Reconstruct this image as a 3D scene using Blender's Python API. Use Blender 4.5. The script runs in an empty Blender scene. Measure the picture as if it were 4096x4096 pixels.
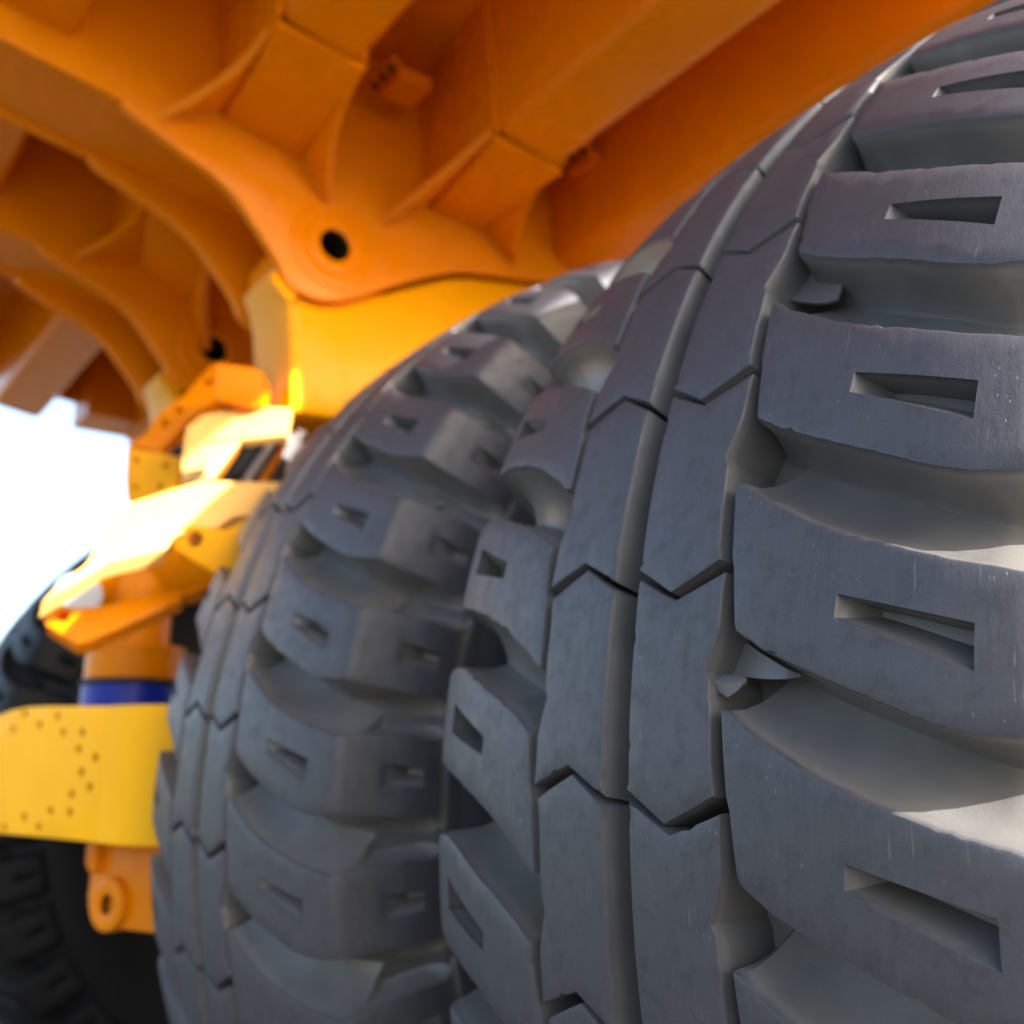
import bpy, bmesh, math, random
from mathutils import Vector, Matrix
from mathutils.geometry import delaunay_2d_cdt
C = bpy.context.scene
rnd = random.Random(7)

# ------------------------------------------------------------------ camera
CAM_POS = Vector((1.0757861907, -2.7415935395, 0.0696295752))
R_ = Vector((0.5870176175, 0.8095741576, 0.0))            # camera right
F_ = Vector((-0.7850092170, 0.5692057188, 0.2444695867))  # camera forward
U_ = Vector((0.1979162598, -0.1435079543, 0.9696569606))  # camera up
FOC = 4273.4177 / 4096.0
cd = bpy.data.cameras.new('camera'); cam = bpy.data.objects.new('camera', cd)
C.collection.objects.link(cam); C.camera = cam
m = Matrix((R_, U_, -F_)).transposed().to_4x4(); m.translation = CAM_POS
cam.matrix_world = m
cd.sensor_width = 36; cd.sensor_fit = 'HORIZONTAL'; cd.lens = 36 * FOC
cd.clip_start = 0.02; cd.clip_end = 3000
cd.dof.use_dof = True; cd.dof.focus_distance = 1.2; cd.dof.aperture_fstop = 2.6
cd.dof.aperture_blades = 0

# ------------------------------------------------------------------ light
SUN = Vector((0.86, 0.345, 0.375)).normalized()
w = bpy.data.worlds.new('World'); C.world = w; w.use_nodes = True
nt = w.node_tree; bg = nt.nodes['Background']
sky = nt.nodes.new('ShaderNodeTexSky'); sky.sky_type = 'NISHITA'; sky.sun_disc = False
sky.sun_elevation = math.asin(SUN.z); sky.sun_rotation = math.atan2(SUN.x, SUN.y)
sky.air_density = 1.0; sky.dust_density = 4.0; sky.ozone_density = 1.0
nt.links.new(sky.outputs[0], bg.inputs[0]); bg.inputs[1].default_value = 0.15
sl = bpy.data.lights.new('sun', 'SUN'); so = bpy.data.objects.new('sun', sl)
C.collection.objects.link(so); sl.energy = 5.0; sl.angle = math.radians(0.5)
sl.color = (1.0, 0.97, 0.94)
so.rotation_euler = SUN.to_track_quat('Z', 'Y').to_euler(); so.location = (0, 0, 30)
C.view_settings.view_transform = 'Standard'; C.view_settings.look = 'None'
C.view_settings.exposure = 2.1; C.view_settings.gamma = 1.0
C.view_settings.use_curve_mapping = False

# ------------------------------------------------------------------ helpers
def ray(px, py):                       # photograph position (0..1932) to direction
    return F_ + R_ * ((px / 1932 - .5) / FOC) - U_ * ((py / 1932 - .5) / FOC)
def on_plane(px, py, p0, n):
    v = ray(px, py); return CAM_POS + v * ((Vector(p0) - CAM_POS).dot(n) / v.dot(n))
def atX(px, py, X): return on_plane(px, py, (X, 0, 0), Vector((1, 0, 0)))

def link(o, parent=None):
    C.collection.objects.link(o)
    if parent is not None: o.parent = parent
    return o
def mesh_obj(name, verts, faces, mat, parent=None, smooth=30, attr=None):
    me = bpy.data.meshes.new(name)
    me.from_pydata([tuple(v) for v in verts], [], faces)
    me.validate(clean_customdata=False)
    bm = bmesh.new(); bm.from_mesh(me); bmesh.ops.recalc_face_normals(bm, faces=bm.faces); bm.to_mesh(me); bm.free()
    if attr is not None:
        a = me.attributes.new('depth', 'FLOAT', 'POINT'); a.data.foreach_set('value', attr)
    if smooth:
        me.shade_smooth(); me.set_sharp_from_angle(angle=math.radians(smooth))
    me.materials.append(mat)
    return link(bpy.data.objects.new(name, me), parent)
def empty(name, parent=None, loc=(0, 0, 0)):
    o = bpy.data.objects.new(name, None); o.location = loc; return link(o, parent)

def inside(p, poly):
    x, y = p; c = False; n = len(poly); j = n - 1
    for i in range(n):
        xi, yi = poly[i]; xj, yj = poly[j]
        if (yi > y) != (yj > y) and x < (xj - xi) * (y - yi) / (yj - yi) + xi: c = not c
        j = i
    return c
def area(p): return .5 * sum(p[i][0] * p[(i + 1) % len(p)][1] - p[(i + 1) % len(p)][0] * p[i][1] for i in range(len(p)))
def seg_dist(p, a, b):
    ax, ay = a; bx, by = b; dx, dy = bx - ax, by - ay; L = dx * dx + dy * dy
    t = 0 if L == 0 else max(0, min(1, ((p[0] - ax) * dx + (p[1] - ay) * dy) / L))
    return math.hypot(p[0] - ax - t * dx, p[1] - ay - t * dy)
def densify(poly, tags, step):
    out, tg = [], []
    for i, p in enumerate(poly):
        q = poly[(i + 1) % len(poly)]; n = max(1, int(math.hypot(q[0] - p[0], q[1] - p[1]) / step))
        for k in range(n):
            out.append((p[0] + (q[0] - p[0]) * k / n, p[1] + (q[1] - p[1]) * k / n)); tg.append(tags[i] if tags else None)
    return out, tg
def normals2(poly):                    # outward normals of a counter-clockwise polygon, mitred
    n = len(poly); out = []
    for i in range(n):
        a, b, c = poly[i - 1], poly[i], poly[(i + 1) % n]
        e1 = (b[0] - a[0], b[1] - a[1]); e2 = (c[0] - b[0], c[1] - b[1])
        l1 = math.hypot(*e1) or 1; l2 = math.hypot(*e2) or 1
        n1 = (e1[1] / l1, -e1[0] / l1); n2 = (e2[1] / l2, -e2[0] / l2)
        d = 1 + n1[0] * n2[0] + n1[1] * n2[1]; d = max(d, .5)
        out.append(((n1[0] + n2[0]) / d, (n1[1] + n2[1]) / d))
    return out

def relief(outline, levels, fmap, holes=(), lines=(), grid=.03, tags=None, back=None, step=.02, seed=11):
    """A block cut out of a surface. outline: 2D loop; levels(tag)->list of (offset, depth) from the top ring down;
    holes: list of (loop, [(inset, depth)...], bottom_depth_fn). fmap(x, y, depth)->3D."""
    if area(outline) < 0: outline = outline[::-1]; tags = tags[::-1][1:] + tags[::-1][:1] if tags else None
    poly, tg = densify(outline, tags, step)
    nr = normals2(poly); lv = [levels(t) for t in tg]; nl = len(lv[0])
    V, Fc, D = [], [], []
    def add(x, y, d): V.append(fmap(x, y, d)); D.append(d); return len(V) - 1
    jr = random.Random(seed); jit = [(jr.uniform(-.0008, .0008) if t in ('top', 'bot') else 0) for t in tg]
    if tags:                            # slow wear waves and a few small chips out of the edges
        ph = [jr.uniform(0, 6.28) for _ in range(3)]; nn_ = len(tg)
        for i in range(nn_): jit[i] += .0003 * math.sin(i * .31 + ph[0])
        for _ in range(jr.randint(2, 5)):
            c_ = jr.randrange(nn_); w_ = jr.randint(0, 1); dd = jr.uniform(.0015, .0035)
            for k in range(-w_, w_ + 1): jit[(c_ + k) % nn_] -= dd * (1 - abs(k) / (w_ + 1))
    rings = []
    for l in range(nl):
        rings.append([(p[0] + n[0] * (lv[i][l][0] + (jit[i] if l < 3 else 0)), p[1] + n[1] * (lv[i][l][0] + (jit[i] if l < 3 else 0)), lv[i][l][1]) for i, (p, n) in enumerate(zip(poly, nr))])
    top = [(a, b) for a, b, _ in rings[0]]
    hl = []
    for loop, prof in holes:
        if area(loop) < 0: loop = loop[::-1]
        hp, _ = densify(loop, None, step); hl.append((hp, prof))
    pts = [Vector(p) for p in top]; edges = [(i, (i + 1) % len(top)) for i in range(len(top))]; tops = list(top)
    hidx = []
    for hp, prof in hl:
        s = len(pts); pts += [Vector(p) for p in hp]; tops += hp
        edges += [(s + i, s + (i + 1) % len(hp)) for i in range(len(hp))]; hidx.append(s)
    def free(p, m=.45):
        if not inside(p, top): return False
        for i in range(len(top)):
            if seg_dist(p, top[i], top[(i + 1) % len(top)]) < grid * m: return False
        for hp, _ in hl:
            if inside(p, hp): return False
            for i in range(len(hp)):
                if seg_dist(p, hp[i], hp[(i + 1) % len(hp)]) < grid * m: return False
        return True
    for a, b in lines:                  # crease lines inside the outline
        n = int(math.hypot(b[0] - a[0], b[1] - a[1]) / grid); prev = None
        for k in range(n + 1):
            p = (a[0] + (b[0] - a[0]) * k / n, a[1] + (b[1] - a[1]) * k / n)
            if free(p, .25):
                pts.append(Vector(p)); tops.append(p)
                if prev is not None: edges.append((prev, len(pts) - 1))
                prev = len(pts) - 1
    x0 = min(p[0] for p in top); x1 = max(p[0] for p in top); y0 = min(p[1] for p in top); y1 = max(p[1] for p in top)
    ny = int((y1 - y0) / grid) + 1; nx = int((x1 - x0) / grid) + 1
    if grid < 5:
        for i in range(nx + 1):
            for j in range(ny + 1):
                p = (x0 + i * grid, y0 + j * grid)
                if free(p) and all(seg_dist(p, a, b) > grid * .4 for a, b in lines): pts.append(Vector(p)); tops.append(p)
    vo, _, fo, ov, _, _ = delaunay_2d_cdt(pts, edges, [], 0, 1e-7)
    idx = {}
    topids = [None] * len(pts)
    for k, v in enumerate(vo):
        src = [s for s in ov[k]]
        i = add(v[0], v[1], 0 if grid < 5 else rings[0][0][2]); idx[k] = i
        for s in src: topids[s] = i
    topfaces = []
    for f in fo:
        c = (sum(vo[k][0] for k in f) / len(f), sum(vo[k][1] for k in f) / len(f))
        if inside(c, top) and not any(inside(c, hp) for hp, _ in hl): topfaces.append(tuple(idx[k] for k in f))
    Fc += topfaces
    prev = [topids[i] for i in range(len(top))]
    for i, r in enumerate(rings[0]): D[prev[i]] = r[2]
    for l in range(1, nl):
        cur = [add(*r) for r in rings[l]]
        for i in range(len(cur)):
            j = (i + 1) % len(cur); Fc.append((prev[i], prev[j], cur[j], cur[i]))
        prev = cur
    if back:                            # close the back with the same triangles
        bmap = {}
        m = {}
        for f in topfaces:
            g = []
            for v in f:
                if v not in m:
                    if v in topids[:len(top)]: m[v] = prev[topids.index(v)]
                    else:
                        k = [kk for kk, ii in idx.items() if ii == v][0]
                        m[v] = add(vo[k][0], vo[k][1], back)
                g.append(m[v])
            Fc.append(tuple(g[::-1]))
    for (hp, prof), s in zip(hl, hidx):
        hn = normals2(hp); prev = [topids[s + i] for i in range(len(hp))]
        last = hp
        for ins, dep in prof:
            cur = []; last = []
            for i, (p, n) in enumerate(zip(hp, hn)):
                q = ins(p, n) if callable(ins) else (p[0] - n[0] * ins, p[1] - n[1] * ins); last.append(q); cur.append(add(q[0], q[1], dep))
            for i in range(len(cur)):
                j = (i + 1) % len(cur); Fc.append((prev[i], prev[j], cur[j], cur[i]))
            prev = cur
        if back:
            bk = [m.get(topids[s + i]) for i in range(len(hp))]
            for i in range(len(hp)):
                j = (i + 1) % len(hp); Fc.append((prev[i], prev[j], bk[j], bk[i]))
        else:
            Fc.append(tuple(prev))
    return V, Fc, D

# ------------------------------------------------------------------ materials
def mat(name):
    m = bpy.data.materials.new(name); m.use_nodes = True; n = m.node_tree
    return m, n, n.nodes['Principled BSDF'], n.nodes, n.links
def noise(n, vec, scale, det=4, rough=.55):
    t = n.nodes.new('ShaderNodeTexNoise'); t.inputs['Scale'].default_value = scale
    t.inputs['Detail'].default_value = det; t.inputs['Roughness'].default_value = rough
    n.links.new(vec, t.inputs['Vector']); return t.outputs[0]
def ramp(n, fac, *stops):
    r = n.nodes.new('ShaderNodeValToRGB'); e = r.color_ramp.elements
    while len(e) < len(stops): e.new(.5)
    for k, (p, c) in enumerate(stops):
        e[k].position = p; e[k].color = (*c, 1) if len(c) == 3 else c
    n.links.new(fac, r.inputs[0]); return r.outputs[0]
def mix(n, f, a, b, mode='MIX'):
    x = n.nodes.new('ShaderNodeMix'); x.data_type = 'RGBA'; x.blend_type = mode
    for s, v in ((x.inputs[0], f), (x.inputs[6], a), (x.inputs[7], b)):
        if hasattr(v, 'is_output'): n.links.new(v, s)
        else: s.default_value = v if isinstance(v, (int, float)) else (*v, 1)
    return x.outputs[2]
def math_(n, op, a, b=0.0):
    x = n.nodes.new('ShaderNodeMath'); x.operation = op
    for s, v in ((x.inputs[0], a), (x.inputs[1], b)):
        if hasattr(v, 'is_output'): n.links.new(v, s)
        else: s.default_value = v
    return x.outputs[0]
def g3(v): return (v, v, v)

def rubber(name, face, wall, dust=.5, gloss=.38, spec=.55):
    m, n, b, N, L = mat(name)
    tc = N.new('ShaderNodeTexCoord'); oi = N.new('ShaderNodeObjectInfo')
    off = N.new('ShaderNodeVectorMath'); off.operation = 'MULTIPLY_ADD'
    cmb = N.new('ShaderNodeCombineXYZ')
    for k in range(3): L.new(math_(n, 'MULTIPLY', oi.outputs['Random'], (13.1, 7.7, 23.3)[k]), cmb.inputs[k])
    off.inputs[1].default_value = (1, 1, 1); L.new(tc.outputs['Object'], off.inputs[0]); L.new(cmb.outputs[0], off.inputs[2])
    vec = off.outputs[0]
    mp = N.new('ShaderNodeMapping'); mp.inputs['Scale'].default_value = (1, 1, .16); L.new(vec, mp.inputs[0])
    st = mp.outputs[0]
    big = noise(n, vec, 5, 3); streak = noise(n, st, 130, 4, .6); fine = noise(n, vec, 420, 2)
    blot = noise(n, vec, 34, 5, .7)
    at = N.new('ShaderNodeAttribute'); at.attribute_name = 'depth'
    wf = ramp(n, at.outputs['Fac'], (.004, g3(0)), (.012, g3(1)))
    col = ramp(n, big, (.3, tuple(c * .85 for c in face)), (.7, tuple(c * 1.2 for c in face)))
    col = mix(n, ramp(n, streak, (.42, g3(0)), (.75, g3(.40))), col, tuple(c * 1.5 + .008 for c in face))
    col = mix(n, ramp(n, blot, (.52, g3(0)), (.66, g3(.6))), col, tuple(c * .5 for c in face))
    col = mix(n, ramp(n, fine, (.35, g3(.0)), (.75, g3(.45))), col, tuple(c * 1.7 for c in face))
    # pale specks of grit and short scuffs
    mp2 = N.new('ShaderNodeMapping'); mp2.inputs['Scale'].default_value = (1, 1, .3); L.new(vec, mp2.inputs[0])
    vo = N.new('ShaderNodeTexVoronoi'); vo.inputs['Scale'].default_value = 150; L.new(mp2.outputs[0], vo.inputs['Vector'])
    sp = ramp(n, vo.outputs['Distance'], (.05, g3(1)), (.13, g3(0)))
    sp = math_(n, 'MULTIPLY', sp, ramp(n, noise(n, vec, 14, 3), (.5, g3(0)), (.68, g3(1))))
    col = mix(n, math_(n, 'MULTIPLY', sp, .8), col, (.25, .26, .27))
    wcol = ramp(n, noise(n, vec, 7, 4, .6), (.3, tuple(c * .75 for c in wall)), (.72, tuple(c * 1.25 for c in wall)))
    wcol = mix(n, ramp(n, noise(n, vec, 3.2, 3), (.57, g3(0)), (.75, g3(dust))), wcol, (.13, .085, .045))
    mp3 = N.new('ShaderNodeMapping'); mp3.inputs['Scale'].default_value = (1, 1, .035); L.new(vec, mp3.inputs[0])
    scr = math_(n, 'MULTIPLY', ramp(n, noise(n, mp3.outputs[0], 240, 1), (.70, g3(0)), (.76, g3(1))), ramp(n, noise(n, vec, 11, 2), (.48, g3(0)), (.62, g3(1))))
    col = mix(n, math_(n, 'MULTIPLY', scr, .3), col, (.20, .20, .21))
    scuff = math_(n, 'MULTIPLY', ramp(n, at.outputs['Fac'], (0, g3(0)), (.0006, g3(1)), (.008, g3(1)), (.0105, g3(0))), ramp(n, blot, (.35, g3(.15)), (.6, g3(.8))))
    col = mix(n, scuff, col, tuple(c * 1.7 + .01 for c in face))
    col = mix(n, wf, col, wcol)
    L.new(col, b.inputs['Base Color'])
    rg = N.new('ShaderNodeMix'); rg.data_type = 'FLOAT'; L.new(wf, rg.inputs[0])
    L.new(ramp(n, blot, (.3, g3(.44)), (.7, g3(.60))), rg.inputs[2]); rg.inputs[3].default_value = gloss
    L.new(rg.outputs[0], b.inputs['Roughness'])
    b.inputs['Specular IOR Level'].default_value = spec
    h = math_(n, 'ADD', math_(n, 'MULTIPLY', streak, .5), math_(n, 'ADD', math_(n, 'MULTIPLY', fine, .35), math_(n, 'MULTIPLY', blot, .8)))
    bp = N.new('ShaderNodeBump'); bp.inputs['Distance'].default_value = .0012; bp.inputs['Strength'].default_value = .55
    L.new(h, bp.inputs['Height']); L.new(bp.outputs[0], b.inputs['Normal'])
    return m
M_RUB = rubber('tread_rubber', (.0315, .031, .0365), (.104, .100, .096))
M_CAS = rubber('casing_rubber', (.016, .016, .016), (.105, .102, .10))
M_DIM = rubber('shaded_tread_rubber', (.006, .006, .0065), (.006, .006, .0065), .1, .85, .15)  # tread rubber copy with the far tyre's shade put into the colour
M_FLAP = rubber('torn_rubber', (.14, .14, .145), (.14, .14, .145), .1)
M_SIDE = rubber('sidewall_rubber', (.03, .031, .034), (.03, .031, .034), .2)

def paint(name, col, rough=.32, dirt=.25, spec=.28):
    m, n, b, N, L = mat(name)
    tc = N.new('ShaderNodeTexCoord'); v = tc.outputs['Object']
    c = ramp(n, noise(n, v, 2.2, 4), (.3, tuple(x * .93 for x in col)), (.7, tuple(min(1, x * 1.05) for x in col)))
    d = ramp(n, noise(n, v, 9, 6, .7), (.56, g3(0)), (.8, g3(dirt)))
    c = mix(n, d, c, tuple(x * .45 for x in col))
    L.new(c, b.inputs['Base Color']); b.inputs['Specular IOR Level'].default_value = spec
    L.new(ramp(n, noise(n, v, 14, 4), (.3, g3(rough)), (.7, g3(rough + .14))), b.inputs['Roughness'])
    bp = N.new('ShaderNodeBump'); bp.inputs['Distance'].default_value = .002; bp.inputs['Strength'].default_value = .15
    L.new(noise(n, v, 60, 3), bp.inputs['Height']); L.new(bp.outputs[0], b.inputs['Normal'])
    return m
M_OR = paint('orange_paint', (.76, .215, .0), .22, .2, .12)
M_YE = paint('overexposed_orange_paint', (.78, .33, .001), .3, .12, .12)  # orange paint again, the yellow of overexposure put into the colour
M_CREAM = paint('sunlit_white_paint', (.84, .47, .13), .3, .12, .5)  # paler copy of the paint, blown-out sunlight put into its colour
M_BLUE = paint('blue_paint', (.010, .024, .30), .25, .1)
M_PLATE = paint('bright_yellow_paint', (.88, .43, .006), .3, .10, .12)
M_DARK = paint('dark_steel_and_shade', (.03, .03, .03), .5, .1)
M_STEEL = paint('pale_steel_and_sky_gap', (.45, .45, .46), .3, .2)
M_HOLE = paint('bore_steel', (.02, .016, .008), .6, .1, .1)

# ------------------------------------------------------------------ ground
def ground():
    m, n, b, N, L = mat('pale_hardstanding')
    tc = N.new('ShaderNodeTexCoord'); v = tc.outputs['Object']
    c = ramp(n, noise(n, v, .6, 6), (.3, (.075, .073, .07)), (.7, (.11, .108, .102)))
    L.new(c, b.inputs['Base Color']); b.inputs['Roughness'].default_value = .9
    V = []; Fc = []; N_ = 24; E = 900
    for i in range(N_ + 1):
        for j in range(N_ + 1):
            x = ((i / N_) * 2 - 1); y = ((j / N_) * 2 - 1)
            V.append((E * x * abs(x), E * y * abs(y), -1.79))
    for i in range(N_):
        for j in range(N_): a = i * (N_ + 1) + j; Fc.append((a, a + 1, a + N_ + 2, a + N_ + 1))
    o = mesh_obj('ground', V, Fc, m, None, 0); o['kind'] = 'structure'
ground()

# ------------------------------------------------------------------ the truck
truck = empty('dump_truck', None, (-3.27, 0, -1.79))
truck['label'] = 'orange mining dump truck seen from behind its huge grey rear tyres'
truck['category'] = 'dump truck'
TO = Vector((-3.27, 0, -1.79))
def part(name, parent=None, loc=(0, 0, 0)): return empty(name, parent, loc)

# ---- tyres
RT = 1.8; DEL = 2 * math.pi / 39; C0 = 0.593899 - 0.405675
def crown(u):
    v = u + .0; return RT - .1296 * v * v - .4549 * v ** 4
WR = .548; RR = crown(WR)
def interp(tab, w):
    if w <= tab[0][0]: return tab[0][1:]
    for a, b in zip(tab, tab[1:]):
        if w <= b[0]:
            t = (w - a[0]) / (b[0] - a[0]); return tuple(a[k] + (b[k] - a[k]) * t for k in range(1, len(a)))
    return tab[-1][1:]
OUT = [(WR - .006, WR - .006, crown(WR - .006)), (WR + .008, WR + .0022, RR - .0074), (.60, .5625, 1.668), (.70, .590, 1.572), (.77, .602, 1.503), (.80, .603, 1.475)]
INN = [(.40, .40, crown(.40) - .092), (.48, .468, 1.652), (.51, .49, 1.632), (WR, .512, 1.603), (.60, .532, 1.566), (.66, .550, 1.535), (.72, .570, 1.508), (.77, .590, 1.486), (.80, .598, 1.470)]
def outer(w):
    if w <= WR - .006: return w, crown(w)
    return interp(OUT, w)
def inner(w):
    if w <= .40: return w, crown(w) - .092
    return interp(INN, w)
DT = .092
def tmap(w, s, h):
    sg = 1 if w >= 0 else -1; a = abs(w)
    ox, orr = outer(a); ix, ir = inner(a); t = h / DT
    x = ox + (ix - ox) * t; r = orr + (ir - orr) * t; th = s / RT
    return Vector((sg * x, -r * math.cos(th), r * math.sin(th)))
def lv(b, F, draft=.004, fillet=True):
    """edge bevel b, wall with draft, flare F into the groove floor"""
    out = [(-b, 0), (-.35 * b, .22 * b), (0, b)]
    for k in range(1, 7):
        t = k / 6; d = b + (DT + .004 - b) * math.sin(t * math.pi / 2) if F > .01 else b + (DT + .004 - b) * t
        t2 = (d - b) / (DT + .004 - b)
        out.append((draft * t2 + F * (1 - math.sqrt(max(0, 1 - t2 * t2))) if F > .01 else draft * t2 + F * t2, d))
    return out
LV = {'thin': lv(.004, 0, .003), 'zig': lv(.003, 0, .002), 'mid': lv(.008, .022, .003),
      'top': lv(.006, .100, .006), 'bot': lv(.008, .032, .004), 'side': lv(.006, .045, .004), 'end': lv(.012, .03, .004)}
A_ = RT
# centre block (between the middle groove and the thin groove); angles from the photograph's pitch line
blk = [(.024, -.0008, 'zig'), (.060, -.0122, 'zig'), (.098, -.0233, 'zig'), (.140, -.0158, 'zig'), (.179, -.0085, 'thin'), (.176, -.020, 'thin'), (.175, -.046, 'thin'), (.168, -.060, 'thin'),
       (.157, -.0770, 'thin'), (.163, -.084, 'thin'), (.165, -.104, 'thin'), (.165, -.138, 'thin'), (.169, -.1594, 'zig'), (.130, -.1690, 'zig'), (.089, -.1782, 'zig'), (.055, -.1660, 'zig'), (.0235, -.1551, 'mid')]
lug = [(.181, .058, 'thin'), (.184, .030, 'thin'), (.187, .0024, 'thin'), (.191, -.007, 'thin'), (.194, -.025, 'thin'), (.199, -.0515, 'bot'), (.236, -.0660, 'bot'), (.268, -.0752, 'bot'), (.299, -.0838, 'bot'), (.330, -.0910, 'bot'),
       (.360, -.0985, 'bot'), (.395, -.1070, 'bot'), (.425, -.1150, 'bot'), (.450, -.1200, 'bot'), (.480, -.1245, 'bot'), (.510, -.1258, 'bot'), (WR, -.1258, 'bot'), (.60, -.1265, 'side'), (.70, -.1275, 'side'), (.765, -.1255, 'end'), (.772, -.10, 'end'),
       (.772, -.045, 'end'), (.765, -.0225, 'side'), (.70, -.0215, 'side'), (.60, -.0265, 'side'), (WR, -.0315, 'top'), (.506, -.0248, 'top'), (.456, -.0172, 'top'), (.414, -.0088, 'top'), (.385, -.0030, 'top'),
       (.355, .0035, 'top'), (.325, .0105, 'top'), (.295, .0190, 'top'), (.265, .0290, 'top'), (.237, .0390, 'top'), (.214, .0465, 'top'), (.193, .0570, 'top')]
def tread(name, pts, holes=(), lines=(), seed=11):
    o = [(u, a * A_) for u, a, _ in pts]; t = [p[2] for p in pts]
    return relief(o, lambda g: LV[g], tmap, holes, lines, .03, t, step=.009, seed=seed)
ob_blk = []
for sd in (11, 12, 13, 14):
    V, Fc, D = tread('tread_block', blk, seed=sd); ob_blk.append(mesh_obj('tread_block', V, Fc, M_RUB, None, 32, D))
def slot_to(top, bot):                           # point on the top loop -> the like point on the smaller bottom loop
    def f(t):
        def g(p, n):
            a, b, c, d = top; best = None                       # bilinear inverse by search
            for iu in range(0, 41):
                u = iu / 40
                e0 = (a[0] + (b[0] - a[0]) * u, a[1] + (b[1] - a[1]) * u); e1 = (d[0] + (c[0] - d[0]) * u, d[1] + (c[1] - d[1]) * u)
                for iv in range(0, 21):
                    v = iv / 20; q = (e0[0] + (e1[0] - e0[0]) * v, e0[1] + (e1[1] - e0[1]) * v)
                    L = (q[0] - p[0]) ** 2 + (q[1] - p[1]) ** 2
                    if best is None or L < best[0]: best = (L, u, v)
            _, u, v = best; a, b, c, d = bot
            e0 = (a[0] + (b[0] - a[0]) * u, a[1] + (b[1] - a[1]) * u); e1 = (d[0] + (c[0] - d[0]) * u, d[1] + (c[1] - d[1]) * u)
            q = (e0[0] + (e1[0] - e0[0]) * v, e0[1] + (e1[1] - e0[1]) * v)
            return (p[0] + (q[0] - p[0]) * t, p[1] + (q[1] - p[1]) * t)
        return g
    return f
def sc(pts): return [(u, a * A_) for u, a in pts]
s1t = sc([(.336, -.0345), (.480, -.0590), (.4775, -.0872), (.333, -.0503)])
s1b = sc([(.360, -.0405), (.475, -.0605), (.473, -.0700), (.360, -.0445)])
f1 = slot_to(s1t, s1b)
slot1 = (s1t, [(f1(.08), .003), (f1(.35), .017), (f1(.75), .036), (f1(1), .046)])
s2t = sc([(.652, -.060), (.742, -.062), (.742, -.090), (.652, -.090)])
s2b = sc([(.670, -.0625), (.733, -.064), (.730, -.071), (.674, -.071)])
f2 = slot_to(s2t, s2b)
slot2 = (s2t, [(f2(.15), .006), (f2(.7), .05), (f2(1), .066)])
ob_lug = []
for sd in (21, 22, 23, 24):
    V, Fc, D = tread('shoulder_lug', lug, [slot1, slot2], [((WR - .006, -.125 * A_), (WR - .006, -.032 * A_)), ((WR + .008, -.125 * A_), (WR + .008, -.032 * A_))], sd)
    ob_lug.append(mesh_obj('shoulder_lug', V, Fc, M_RUB, None, 32, D))

# casing profile: groove floor, shoulder, sidewall, bead
prof = [(u, inner(u)[1]) for u in (0, .1, .2, .3, .4)] + [inner(w) for w in (.44, .48, .51, .53, WR, .57, .60, .63, .66, .69, .72, .745, .77)] + \
       [(.603, 1.44), (.613, 1.40), (.622, 1.34), (.628, 1.27), (.626, 1.18), (.612, 1.09), (.585, 1.02), (.55, .975), (.545, .94), (.50, .925)]
prof = [(-x, r) for x, r in prof[:0:-1]] + prof
def revolve(pr, n, a0=0):
    V = []; Fc = []
    for i in range(n):
        t = a0 + 2 * math.pi * i / n
        for x, r in pr: V.append((x, -r * math.cos(t), r * math.sin(t)))
    k = len(pr)
    for i in range(n):
        for j in range(k - 1):
            a = i * k + j; b = ((i + 1) % n) * k + j; Fc.append((a, a + 1, b + 1, b))
    return V, Fc
cV, cF = revolve(prof, 234)
cD = [1.0 if abs(prof[i % len(prof)][0]) < .49 else .0 for i in range(len(cV))]
ob_cas = mesh_obj('tyre', cV, cF, M_CAS, None, 40, cD)
ob_cas.data.materials.append(M_SIDE)
for p in ob_cas.data.polygons:
    r = math.hypot(p.center.y, p.center.z)
    if r < 1.45: p.material_index = 1
# wheel rim
rp = [(-.50, .93), (-.545, .945), (-.56, .965), (-.545, .975), (-.52, .95), (-.50, .90), (-.44, .87), (-.30, .84), (-.10, .80), (.10, .80), (.30, .84), (.44, .87), (.50, .90), (.52, .95), (.545, .975), (.56, .965), (.545, .945), (.50, .93)]
V, Fc = revolve(rp, 96); 
V2, F2 = revolve([(.12, .80), (.12, .62), (.05, .60), (.05, .30), (0, .30), (0, .0001)], 96)
k = len(V); V += V2; Fc += [tuple(i + k for i in f) for f in F2]
ob_rim = mesh_obj('rim', V, Fc, M_DARK, None, 35)

protos = ob_blk + ob_lug + [ob_cas, ob_rim]; vr = random.Random(5)
def tyre(x, phase, label, dim=None):
    def data(src):
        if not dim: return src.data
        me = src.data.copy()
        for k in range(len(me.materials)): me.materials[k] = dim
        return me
    mb, ml, mc = [data(o) for o in ob_blk], [data(o) for o in ob_lug], data(ob_cas)
    t = bpy.data.objects.new('tyre', mc); link(t, truck)
    t.location = Vector((x, 0, 0)) - TO; t['label'] = label
    for k in range(39):
        a = phase - k * DEL
        for side in (1, -1):
            for me, nm in ((mb, 'tread_block'), (ml, 'shoulder_lug')):
                o = bpy.data.objects.new(nm, vr.choice(me)); link(o, t)
                # the other half of the tread is the same block turned half round about the radius
                o.matrix_local = Matrix.Rotation(-a, 4, 'X') @ (Matrix.Identity(4) if side == 1 else Matrix.Rotation(math.pi, 4, 'Y'))
    r = bpy.data.objects.new('rim', ob_rim.data); link(r, t)
    return t
T1 = tyre(0, C0, 'nearest rear tyre, sharp grey tread blocks with slotted shoulder lugs filling the right half')
T2 = tyre(-1.5111, C0 - .0625, 'second rear tyre, standing behind the nearest one with sunlit shoulder lugs at its top')
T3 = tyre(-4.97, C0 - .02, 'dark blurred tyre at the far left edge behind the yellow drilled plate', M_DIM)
for p in protos: bpy.data.objects.remove(p)

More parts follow.
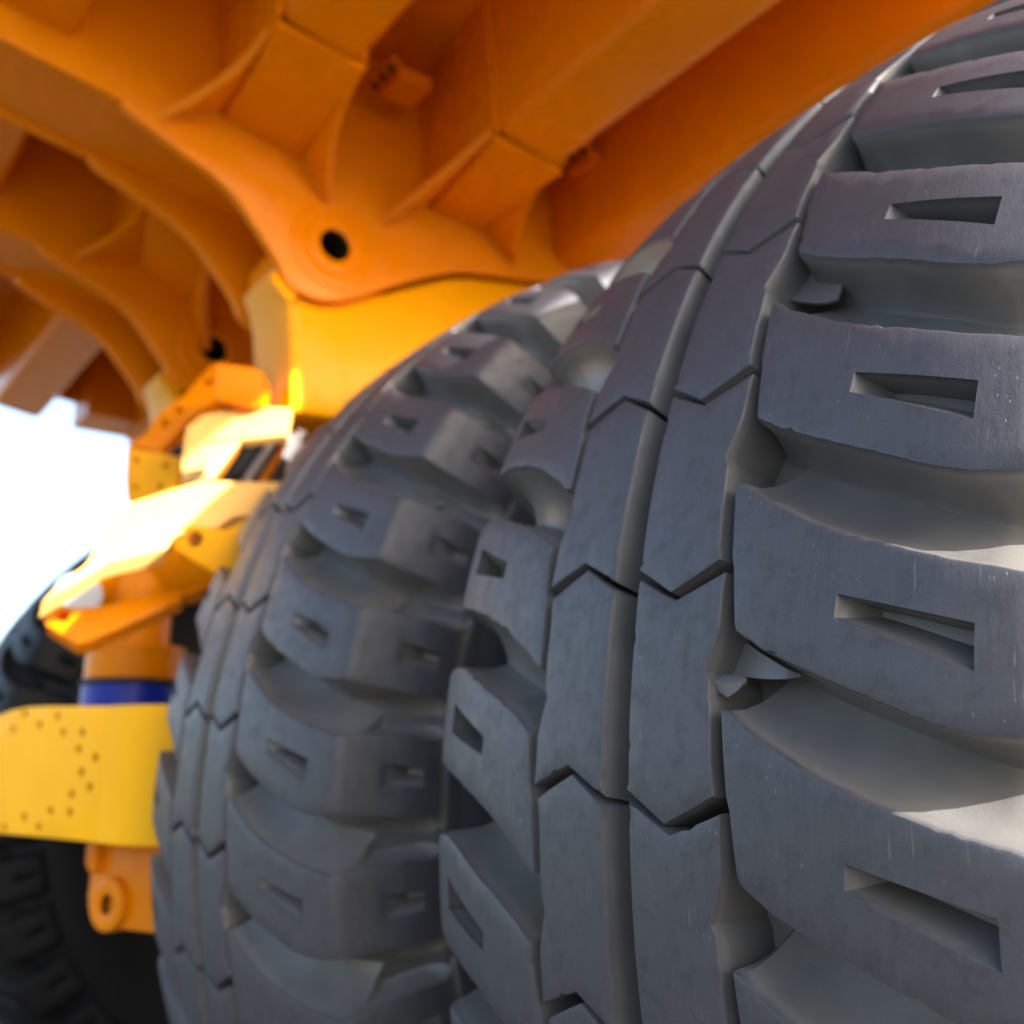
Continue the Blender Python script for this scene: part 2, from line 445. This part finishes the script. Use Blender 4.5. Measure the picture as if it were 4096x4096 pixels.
# ---- torn mould flash in the grooves of the nearest tyre
def on_tread(px, py, d):
    v = ray(px, py); t = .3
    def F(t):
        P = CAM_POS + v * t; return math.hypot(P.y, P.z) - (crown(P.x) - d)
    while F(t) > 0 and t < 6: t += .01
    a, b = t - .01, t
    for _ in range(30):
        m_ = (a + b) / 2
        if F(m_) > 0: a = m_
        else: b = m_
    return CAM_POS + v * a
def strip(name, rows, th, mat_, parent, org):
    """ragged sheet of rubber through rows of equal length, with real thickness"""
    k = len(rows[0]); V = [p - org for r in rows for p in r]; n0 = len(V)
    nn = []
    for i, r in enumerate(rows):
        for j, p in enumerate(r):
            a = rows[min(i + 1, len(rows) - 1)][j] - rows[max(i - 1, 0)][j]; b = r[min(j + 1, k - 1)] - r[max(j - 1, 0)]
            q = a.cross(b); nn.append(q.normalized() * th if q.length > 1e-9 else Vector((0, 0, th)))
    V += [v - n for v, n in zip(V, nn)]
    Fc = []
    for i in range(len(rows) - 1):
        for j in range(k - 1):
            a = i * k + j; Fc += [(a, a + 1, a + k + 1, a + k), (n0 + a, n0 + a + k, n0 + a + k + 1, n0 + a + 1)]
    edge = [j for j in range(k)] + [i * k + k - 1 for i in range(1, len(rows))] + [(len(rows) - 1) * k + j for j in range(k - 2, -1, -1)] + [i * k for i in range(len(rows) - 2, 0, -1)]
    for a, b in zip(edge, edge[1:] + edge[:1]): Fc.append((a, b, n0 + b, n0 + a))
    return mesh_obj(name, V, Fc, mat_, parent, 45, [1.0] * len(V))
def r9(pts, dx=2600, dy=2600): return [((dx + .7743 * x) * 1932 / 4096, (dy + .7743 * y) * 1932 / 4096) for x, y in pts]
lo = r9([(297, 108), (330, 104), (372, 118), (420, 128), (500, 139), (560, 147), (640, 151), (700, 148), (745, 137), (775, 127)])
up = r9([(322, 10), (360, -50), (410, -90), (455, -70), (510, -30), (570, 14), (630, 52), (690, 88), (735, 110), (778, 124)])
strip('torn_flash', [[on_tread(*p, .050) for k, p in enumerate(up)], [on_tread(*p, (.030, .036, .042, .045, .047, .048, .048, .047, .046, .048)[k]) for k, p in enumerate(lo)]], .003, M_RUB, T1, Vector((0, 0, 0)))
f0 = r9([(300, 118), (340, 122), (385, 126), (440, 128), (500, 142)])
f1_ = r9([(296, 165), (345, 172), (368, 180), (430, 178), (490, 160)])
f2_ = r9([(300, 212), (335, 205), (368, 226), (402, 244), (452, 212)])
strip('torn_flash', [[on_tread(*p, .030) for p in f0], [on_tread(*p, .008) for p in f1_], [on_tread(*p, .014) for p in f2_]], .004, M_FLAP, T1, Vector((0, 0, 0)))
cr = r9([(598, 1468), (625, 1500), (690, 1535), (760, 1556), (850, 1566), (920, 1562), (965, 1545), (985, 1500), (1000, 1440), (1008, 1372)], dy=0)
bs = r9([(604, 1440), (660, 1385), (715, 1325), (765, 1290), (810, 1300), (860, 1318), (905, 1330), (950, 1340), (990, 1350), (1012, 1362)], dy=0)
strip('torn_flash', [[on_tread(*p, .055) for p in bs], [on_tread(*p, (.030, .038, .045, .050, .052, .052, .052, .052, .052, .055)[k]) for k, p in enumerate(cr)]], .004, M_RUB, T1, Vector((0, 0, 0)))

# ---- plates and beams
def frame(n, upv=Vector((0, 0, 1))):
    n = Vector(n).normalized(); a = upv.cross(n)
    a = Vector((0, 1, 0)) if a.length < 1e-3 else a.normalized()
    return n, a, n.cross(a)
def plate(name, pts, p0, n, th, mat_, parent, holes=(), bev=.006, world=False):
    """flat plate: outline given by photograph positions on the plane (p0, n) (or y/z pairs when world), real thickness th behind it"""
    n, a, b = frame(n); p0 = Vector(p0)
    def to2(p):
        q = Vector(p) - p0; return (q.dot(a), q.dot(b))
    o2 = [to2(p if world else on_plane(p[0], p[1], p0, n)) for p in pts]
    h2 = []
    for h in holes:                         # (px, py, radius) bore through the plate
        c = to2(Vector(h[0]) if world else on_plane(h[0], h[1], p0, n)); r = h[-1]
        h2.append(([(c[0] + r * math.cos(k * math.pi / 10), c[1] + r * math.sin(k * math.pi / 10)) for k in range(20)], [(0, .002), (0, th)]))
    # step so long edges stay single
    V, Fc, D = relief(o2, lambda t: [(-bev, 0), (-bev * .3, bev * .3), (0, bev), (0, th)],
                      lambda x, y, d: p0 + a * x + b * y - n * d - TO, h2, (), 9.0, None, back=th, step=9.0)
    return mesh_obj(name, V, Fc, mat_, parent, 30)
def tube(name, p, q, r, mat_, parent, n=32, rings=None):
    p = Vector(p); q = Vector(q); ax = (q - p).normalized(); L = (q - p).length
    a = ax.orthogonal().normalized(); b = ax.cross(a)
    rings = rings or [(0, r * .97), (.004 / L, r), (1 - .004 / L, r), (1, r * .97)]
    V = []; Fc = []
    for t, rr in rings:
        for k in range(n):
            c = 2 * math.pi * k / n; V.append(p + ax * (L * t) + (a * math.cos(c) + b * math.sin(c)) * rr - TO)
    for i in range(len(rings) - 1):
        for k in range(n):
            j = (k + 1) % n; Fc.append((i * n + k, i * n + j, (i + 1) * n + j, (i + 1) * n + k))
    Fc.append(tuple(range(n))[::-1]); Fc.append(tuple((len(rings) - 1) * n + k for k in range(n)))
    return mesh_obj(name, V, Fc, mat_, parent, 30)
def annulus(name, c, ax, ro, ri, th, mat_, parent, n=40, bev=.01):
    """ring boss of outer radius ro with a bore ri, standing th proud along ax"""
    c = Vector(c); ax = Vector(ax).normalized(); a = ax.orthogonal().normalized(); b = ax.cross(a)
    pr = [(ro, -.02), (ro, th - bev), (ro - bev * .3, th - bev * .3), (ro - bev, th), (ri + bev, th), (ri + bev * .3, th - bev * .3), (ri, th - bev), (ri, -.25)]
    V = []; Fc = []; k = len(pr)
    for i in range(n):
        t = 2 * math.pi * i / n
        for r, h in pr: V.append(c + ax * h + (a * math.cos(t) + b * math.sin(t)) * r - TO)
    for i in range(n):
        for j in range(k - 1): x = i * k + j; y = ((i + 1) % n) * k + j; Fc.append((x, x + 1, y + 1, y))
    o = mesh_obj(name, V, Fc, mat_, parent, 30)
    o.data.materials.append(M_HOLE)
    for p in o.data.polygons:
        if all(abs(((o.data.vertices[v].co + TO) - c - ax * ((o.data.vertices[v].co + TO) - c).dot(ax)).length - ri) < .001 for v in p.vertices): p.material_index = 1
    return o

# ---- dump body
YB = [-3.02, 3.2]; XL, XR = -6.9, .42
def rz(y): return 2.645 - .10 * (y + 1.35)          # height of the rib undersides
HF = .58
def sheet(name, y0, y1, x0, x1, zf, th, mat_, parent):
    V = [(x, y, z) for x in (x0, x1) for y in (y0, y1) for z in (zf(y), zf(y) + th)]
    V = [Vector(v) - TO for v in V]
    Fc = [(0, 1, 3, 2), (4, 6, 7, 5), (0, 4, 5, 1), (2, 3, 7, 6), (0, 2, 6, 4), (1, 5, 7, 3)]
    return mesh_obj(name, V, Fc, mat_, parent, 0)
body = sheet('dump_body', YB[0], YB[1], XL, XR, lambda y: rz(y) + HF, .05, M_OR, truck)
body['label'] = 'orange underside of the tipping body with cross ribs and curved hinge plates'

def rib(y0, y1, x0, x1, fl=.07):
    """rounded hat section running across the body from x0 to x1"""
    sec = []
    def arc(cy, cz, r, a0, a1):
        for k in range(6):
            a = math.radians(a0 + (a1 - a0) * k / 5); sec.append((cy + r * math.cos(a), cz + r * math.sin(a)))
    r = .06; sec.append((y0 - fl, rz(y0 - fl) + HF + .01))
    arc(y0 + r, rz(y0) + r, r, 190, 270); arc(y1 - r, rz(y1) + r, r, 270, 350)
    sec.append((y1 + fl, rz(y1 + fl) + HF + .01))
    V = [Vector((x, a, b)) - TO for x in (x0, x1) for a, b in sec]; k = len(sec)
    Fc = [(i, i + 1, k + i + 1, k + i) for i in range(k - 1)] + [tuple(range(k))[::-1], tuple(range(k, 2 * k))]
    return mesh_obj('cross_rib', V, Fc, M_OR, body, 40)
RIBS = [(-2.38, -2.04), (-1.52, -1.18), (-.59, -.26), (.17, .50), (1.0, 1.33), (1.9, 2.2)]
P1, P2, P3, P4 = -2.60, -3.05, -3.95, -4.39
for i, (a, b) in enumerate(RIBS):
    rib(a, b, -1.998 if i in (1, 2) else P1, XR)
    rib(a, b, P2 - .03, P3 if i not in (2, 3) else -3.4)
    rib(a, b, XL, P4 - .03)
    if i in (1, 2):                                      # closed spacer collars under the seams
        pass

def quadplate(name, pts, th, mat_, parent):
    """thin curved gusset from a fan of 3D points: pts[0] is the root, the rest run along the free edge"""
    P = [Vector(p) for p in pts]; n = (P[1] - P[0]).cross(P[-1] - P[0]).normalized()
    k = len(P); V = [p - TO for p in P] + [p - n * th - TO for p in P]
    Fc = [(0, i, i + 1) for i in range(1, k - 1)] + [(k, k + i + 1, k + i) for i in range(1, k - 1)]
    Fc += [(i, (i + 1) % k, k + (i + 1) % k, k + i) for i in range(k)]
    return mesh_obj(name, V, Fc, mat_, parent, 30)
def haunch(x0, x1, y0, y1, WL, WR_, AL, AR, cl, cr):
    """tapered end of a rib: bottom plate from the seam (x0) to the hinge plate (x1) and flared gussets either side"""
    JL = Vector((x0, y0, rz(y0))); JR = Vector((x0, y1, rz(y1)))
    WL = Vector((x1, *WL)); WRr = Vector((x1, *WR_)); AL = Vector((x1, *AL)); AR = Vector((x1, *AR))
    upL = Vector((x1, WL.y, rz(WL.y) + HF)); 
    def bez(a, c, b, n=10): return [a * (1 - t) ** 2 + c * 2 * t * (1 - t) + b * t * t for t in [k / n for k in range(n + 1)]]
    V = []; Fc = []
    # bottom
    quadplate('haunch_plate', [JL, JR, WRr, WL], .03, M_OR, body)
    cL = (JL + AL) / 2 + Vector(cl); cR = (JR + AR) / 2 + Vector(cr)
    quadplate('haunch_gusset', [WL] + bez(JL, cL, AL), .035, M_OR, body)
    quadplate('haunch_gusset', [WRr] + bez(AR, cR, JR), .030, M_OR, body)
    for a_, b_ in ((WL, WRr), (WL, AL), (WRr, AR)):
        a_ = a_ + Vector((.004, 0, -.004)); b_ = b_ + Vector((.004, 0, -.004)); L_ = (b_ - a_).length; nn_ = max(4, int(L_ / .02))
        tube('weld_bead', a_, b_, .010, M_OR, body, 8, [(k / nn_, .0085 + .003 * (k % 2)) for k in range(nn_ + 1)])
    # side webs closing the haunch up to the floor
    for J, W_, s in ((JL, WL, -1), (JR, WRr, 1)):
        quadplate('haunch_web', [J + Vector((.03, -s * .004, .004)), W_, Vector((x1, W_.y + s * .05, rz(W_.y) + HF)), Vector((x0 + .03, J.y + s * .066, rz(J.y) + HF))], .02, M_OR, body)
def yz(px, py, X): v = atX(px, py, X); return (v.y, v.z)
haunch(-2.003, P1, -1.52, -1.18, yz(424, 212, P1), yz(562, 290, P1), yz(300, 228, P1), yz(618, 395, P1), (.0, .13, .02), (.0, -.10, .05))
haunch(-2.003, P1, -.59, -.26, yz(812, 388, P1), yz(905, 424, P1), yz(722, 424, P1), yz(970, 508, P1), (.0, .03, .0), (.0, -.12, .06))
haunch(-3.4, P3, -1.52, -1.18, yz(265, 495, P3), yz(355, 560, P3), yz(142, 490, P3), yz(388, 660, P3), (.0, .13, .02), (.0, -.10, .05))

# rails: side plates with the hinge lobes, and the flange between them
def side_plate(X, low, pivot, r=.235, label=None, tail=True):
    lowp = [atX(px, py, X) for px, py in low]
    pts = [Vector((X, -3.0, 2.54 - .16 * (-3.0 + 1.86)))] + lowp
    pts += [Vector((X, 3.0, 2.75)), Vector((X, 3.0, rz(3.0) + HF)), Vector((X, -3.0, rz(-3.0) + HF))]
    c = Vector((X, *pivot))
    o = plate('hinge_plate', pts, (X, 0, 2), (1, 0, 0), .04, M_OR, body, [(c, .070)], .008, True)
    return o
def smooth(P, n=4):
    out = []
    for i in range(len(P) - 1):
        a = P[max(i - 1, 0)]; b = P[i]; c = P[i + 1]; d = P[min(i + 2, len(P) - 1)]
        for k in range(n):
            t = k / n
            out.append(tuple(.5 * (2 * b[m] + (c[m] - a[m]) * t + (2 * a[m] - 5 * b[m] + 4 * c[m] - d[m]) * t * t + (3 * b[m] - a[m] - 3 * c[m] + d[m]) * t ** 3) for m in (0, 1)))
    return out + [P[-1]]
low1 = [(232, 188), (234, 198), (250, 215), (300, 253), (360, 298), (412, 337), (450, 377), (482, 424), (523, 489), (533, 515), (545, 533), (560, 547), (580, 558), (603, 566), (628, 568), (655, 565), (690, 555), (740, 540), (800, 524), (850, 514), (880, 513), (920, 517), (1000, 527), (1080, 536)]
low1 = low1[:2] + smooth(low1[2:], 3)
PIV = yz(630, 465, P1)
side_plate(P1, low1, PIV)
low2w = []
def shift_low(low, X0, X1):            # the same contour on a parallel plate
    return [Vector((X1, atX(px, py, X0).y, atX(px, py, X0).z)) for px, py in low]
def side_plate_w(X, src, pivot):
    pts = [Vector((X, -3.0, 2.54 - .16 * (-3.0 + 1.86)))] + src
    pts += [Vector((X, 3.0, 2.75)), Vector((X, 3.0, rz(3.0) + HF)), Vector((X, -3.0, rz(-3.0) + HF))]
    return plate('hinge_plate', pts, (X, 0, 2), (1, 0, 0), .04, M_OR, body, [(Vector((X, *pivot)), .070)], .008, True)
for X in (P2, P3, P4): side_plate_w(X, shift_low(low1, P1, X), PIV)
for xa, xb in ((P2, P1 - .04), (P4, P3 - .04)):
    sheet('rail_flange', -3.0, -.9, xa, xb, lambda y: 2.555 - .16 * (y + 1.86), .03, M_OR, body)
for X in (P1, P3):
    annulus('hinge_boss', (X, *PIV), (1, 0, 0), .185, .10, .008, M_OR, body)
    annulus('hinge_collar', (X + .008, *PIV), (1, 0, 0), .128, .068, .010, M_OR, body)
for X in (P1, P3): tube('hinge_pin', (X - .22, *PIV), (X - .46, *PIV), .10, M_DARK, body)

# electrical box tucked under the floor beside the first haunch
def boxy(name, c, s, mat_, parent, rot=None, bev=.006):
    bm = bmesh.new(); bmesh.ops.create_cube(bm, size=1); bmesh.ops.scale(bm, vec=s, verts=bm.verts)
    bmesh.ops.bevel(bm, geom=bm.edges, offset=bev, segments=2, affect='EDGES')
    if rot is not None: bmesh.ops.transform(bm, matrix=rot, verts=bm.verts)
    bmesh.ops.translate(bm, vec=Vector(c) - TO, verts=bm.verts)
    me = bpy.data.meshes.new(name); bm.to_mesh(me); bm.free(); me.materials.append(mat_)
    me.shade_smooth(); me.set_sharp_from_angle(angle=math.radians(30))
    return link(bpy.data.objects.new(name, me), parent)
for px, py in ((765, 165), (1115, 315)):
    c = on_plane(px, py, (0, -1.35, 2.98), Vector((0, .1, 1)))
    boxy('floor_bracket', c, (.17, .16, .06), M_OR, body)
    boxy('bracket_lip', c + Vector((0, -.11, .02)), (.24, .05, .015), M_OR, body)
    for dx in (-.07, 0, .07):
        tube('bracket_bolt', c + Vector((dx, -.11, .03)), c + Vector((dx, -.11, -.006)), .014, M_HOLE, body, 12)
# outer edge of the body
sheet('edge_skirt', YB[0], -.95, XL - .05, XL, lambda y: rz(y) + .2, HF - .2, M_OR, body)
sheet('edge_beam', -.95, YB[1], XL - .1, XL + .3, lambda y: 2.63, .5, M_OR, body)

# ---- chassis: hinge cheeks under the lobes
ch = part('chassis', truck)
ch['label'] = 'yellow orange chassis end with smooth cheek below the body hinge'
XC = -2.62
top = [(1080, 541), (1000, 533), (920, 523), (880, 519), (850, 520), (800, 530), (740, 546), (690, 561), (655, 571), (628, 574), (603, 572), (580, 564), (560, 553), (546, 541), (534, 523), (526, 505)]
cpts = [atX(px, py, XC) for px, py in top]
cpts += [atX(px, py, XC) for px, py in [(522, 503), (533, 540), (541, 580), (545, 640), (545, 700), (545, 778), (600, 786), (645, 792)]]
cpts += [Vector((XC, -.55, 1.25)), Vector((XC, .6, 1.2)), Vector((XC, .6, 2.3))]
plate('frame_cheek', cpts, (XC, 0, 2), (1, 0, 0), .34, M_YE, ch, (), .05, True)
lugp_ = [atX(px, py, -2.66) for px, py in [(541, 776), (541, 640), (539, 580), (534, 530), (527, 492), (527, 470), (545, 440), (600, 405), (700, 430), (745, 500), (700, 640)]]
plate('hinge_lug', lugp_, (-2.66, 0, 2), (1, 0, 0), .31, M_OR, ch, [(Vector((-2.66, *PIV)), .085)], .05, True)
for dX in (P3 - P1,):
    plate('frame_cheek', [p + Vector((dX, 0, 0)) for p in cpts], (XC + dX, 0, 2), (1, 0, 0), .34, M_YE, ch, (), .05, True)

# mechanical pieces below the hinge; Z = helper for positions read in the enlarged crop
def z4(*pts): return [(x * .34162, 566 + y * .34162) for x, y in pts]
NC = Vector((.81, -.585, 0))                      # faces the camera side
def dp(d): return CAM_POS + F_ * d
def cyl_at(px, py, d): 
    v = ray(px, py); return CAM_POS + v * d

# upper link strap with its block
lk = part('upper_link', ch)
plate('link_strap', z4((800, 740), (880, 620), (1020, 520), (1150, 370), (1190, 345), (1230, 345), (1190, 545), (1030, 680), (880, 835), (700, 795)), dp(4.1), (.75, -.6, .25), .06, M_OR, ch, [(*z4((1155, 455))[0], .018), (*z4((990, 605))[0], .018), (*z4((910, 680))[0], .018)])
plate('link_block', z4((1190, 345), (1380, 370), (1450, 400), (1450, 580), (1400, 590), (1190, 550)), dp(4.06), (.85, -.5, -.1), .22, M_OR, ch)
bpy.data.objects.remove(lk)
# welded bracket
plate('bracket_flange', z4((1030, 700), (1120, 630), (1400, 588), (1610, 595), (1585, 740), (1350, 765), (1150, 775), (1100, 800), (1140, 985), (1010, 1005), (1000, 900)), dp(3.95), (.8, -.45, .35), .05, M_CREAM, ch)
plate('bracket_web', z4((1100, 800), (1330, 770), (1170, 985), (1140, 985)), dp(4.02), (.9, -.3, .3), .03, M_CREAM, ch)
plate('bolted_cover', z4((700, 815), (870, 840), (1000, 870), (990, 960), (960, 1060), (740, 1130), (700, 1110), (690, 1000)), dp(3.75), (.62, -.78, 0), .05, M_YE, ch, [(*z4(p)[0], .014) for p in ((752, 885), (915, 915), (745, 1035), (885, 1030))])
# dark sheet painted in for the shaded recess, hoses across it
plate('recess_shade_sheet', z4((900, 800), (1620, 760), (1640, 1010), (900, 1010)), dp(4.5), (.81, -.585, 0), .03, M_DARK, ch)
rr = random.Random(3)
for k in range(5):
    a = cyl_at(*z4((1180 + 90 * k, 1000))[0], 4.35 / 1.0); b = cyl_at(*z4((1330 + 90 * k, 780))[0], 4.3)
    tube('hose', a, b, .016, (M_OR, M_DARK, M_STEEL)[k % 3], ch, 12)
plate('sky_gap_sheet', z4((1555, 636), (1850, 664), (1700, 800), (1600, 790)), dp(4.3), (.7, -.5, .5), .02, M_STEEL, ch)  # added pale sheet standing in for bright sky through the gap
for k in range(9):
    a = cyl_at(*z4((1530 + rr.uniform(0, 160), 860 + rr.uniform(-30, 40)))[0], 4.2); b = cyl_at(*z4((1600 + rr.uniform(-20, 90), 730 + rr.uniform(-20, 20)))[0], 4.2)
    tube('gap_streak', a, b, .008, M_STEEL, ch, 8)  # added pale tubes standing in for blurred foliage in the gap
# A-frame arm, sun on its top face
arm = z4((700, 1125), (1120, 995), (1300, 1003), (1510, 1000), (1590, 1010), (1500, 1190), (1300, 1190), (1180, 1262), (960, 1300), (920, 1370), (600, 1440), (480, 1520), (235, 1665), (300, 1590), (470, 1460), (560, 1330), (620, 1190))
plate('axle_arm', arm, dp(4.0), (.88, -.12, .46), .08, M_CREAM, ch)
plate('arm_web', z4((470, 1530), (600, 1440), (940, 1365), (980, 1400), (1180, 1500), (1190, 1560), (850, 1630), (540, 1700), (480, 1700)), dp(4.12), (.70, -.45, -.55), .05, M_OR, ch)
low = z4((240, 1750), (262, 1692), (310, 1665), (400, 1700), (540, 1690), (850, 1620), (1000, 1595), (1200, 1545), (1215, 1562), (1050, 1625), (1012, 1618), (1000, 1660), (480, 1890), (430, 1902), (390, 1880), (250, 1790))
plate('lower_arm', low, dp(3.95), (.86, -.35, .36), .07, M_OR, ch, [(*z4((350, 1745))[0], .022)])
c = on_plane(*z4((430, 1630))[0], dp(4.0), NC); tube('arm_bushing', c, c + Vector((-.18, .05, 0)), .085, M_STEEL, ch)
plate('pivot_lug', z4((960, 1262), (1030, 1240), (1180, 1250), (1235, 1268), (1330, 1225), (1440, 1190), (1345, 1340), (1335, 1480), (1290, 1503), (1240, 1500), (1215, 1525), (1150, 1490), (960, 1380), (940, 1330)), dp(3.3), (.80, -.59, .05), .07, M_YE, ch, [(*z4((1075, 1320))[0], .026)])
# housing above the strut
h0 = cyl_at(262, 1240, 4.15); 
tube('strut_housing', h0 + Vector((0, 0, -.02)), h0 + Vector((0, 0, .42)), .11, M_OR, ch, 40)
tube('axle_housing', (-4.3, 0, 0), (-2.2, 0, 0), .55, M_OR, ch, 48)
tube('cross_tube', (-3.85, -.35, 1.25), (-2.7, -.35, 1.25), .30, M_OR, ch, 40)
# suspension strut
st = part('suspension_strut', truck); st['label'] = 'upright suspension cylinder with orange collar over a blue band'
s0 = cyl_at(253, 1290, 4.15)
tube('strut_collar', s0 + Vector((0, 0, .006)), s0 + Vector((0, 0, .14)), .185, M_OR, st, 48, [(0, .178), (.05, .185), (.7, .185), (.72, .180), (.78, .180), (.8, .185), (.95, .185), (1, .175)])
tube('strut_seal', s0 + Vector((0, 0, -.012)), s0 + Vector((0, 0, .006)), .20, M_DARK, st, 48)
tube('strut_barrel', s0 + Vector((0, 0, -.36)), s0 + Vector((0, 0, -.012)), .19, M_BLUE, st, 48)

# ---- yellow drilled plate with its lug
dr = part('drilled_bracket', truck); dr['label'] = 'bright yellow plate drilled with a ring of small holes'
dpl = 3.6
hz = [(124, 330), (293, 342), (201, 387), (64, 410), (323, 425), (421, 425), (403, 514), (489, 555), (418, 630), (460, 708), (366, 745), (258, 830), (357, 838), (122, 862), (195, 915), (18, 917), (-2, 826)]
hz = [(x * .36525, 1226.4 + y * .36525) for x, y in hz]
P0 = cyl_at(150, 1450, 3.3); nD = Vector((.36, -.93, .03)).normalized()
plate('drilled_plate', [(-60, 1370), (-10, 1352), (20, 1340), (50, 1334), (80, 1332), (205, 1332), (204, 1345), (180, 1590), (100, 1582), (0, 1573), (-60, 1562)], P0, nD, .012, M_PLATE, dr, [(x, y, .0145) for x, y in hz if x > 2], .004)
q_ = P0 - nD * .13
plate('hole_shade_sheet', [(-60, 1390), (60, 1352), (200, 1350), (176, 1575), (0, 1560), (-60, 1550)], q_, nD, .01, M_DARK, dr)  # dark sheet added behind the holes to paint them as shade
# bent-back wing continuing from the plate
A = on_plane(205.5, 1332, P0, nD); B = on_plane(180.5, 1590, P0, nD)
V = []; Fc = []
nb = 10; d0 = Vector((.93, .36, 0)); pos = Vector((0, 0, 0)); ang = 0; steps = []
for k in range(nb + 1):
    steps.append(pos.copy()); dd = Matrix.Rotation(math.radians(min(60, ang)), 3, 'Z') @ d0; pos = pos + dd * .035; ang += 6
for s_ in steps:
    dz = Vector((0, 0, -.0)) 
    for q in (A + s_, B + s_ + Vector((0, 0, -.01 * s_.length / .3))):
        for t in (0, .03): V.append(q - nD * t - TO)
for k in range(nb):
    a = k * 4; b = a + 4
    Fc += [(a, a + 2, b + 2, b), (a + 1, b + 1, b + 3, a + 3), (a, b, b + 1, a + 1), (a + 2, a + 3, b + 3, b + 2)]
Fc += [(0, 1, 3, 2), (nb * 4, nb * 4 + 2, nb * 4 + 3, nb * 4 + 1)]
mesh_obj('bent_wing', V, Fc, M_PLATE, dr, 40)
lugp = cyl_at(230, 1680, 3.38)
plate('mounting_lug', [(178, 1580), (330, 1590), (330, 1765), (300, 1762), (215, 1752), (192, 1748), (176, 1736), (166, 1716), (165, 1690), (170, 1650)], lugp, nD, .07, M_OR, dr, [(213, 1706, .030)], .006)
c = on_plane(213, 1706, lugp, nD); annulus('lug_boss', c, nD, .082, .030, .03, M_OR, dr)
plate('lug_tab', [(163, 1590), (185, 1590), (180, 1640), (168, 1648), (160, 1630)], cyl_at(175, 1620, 3.45), nD, .03, M_OR, dr)
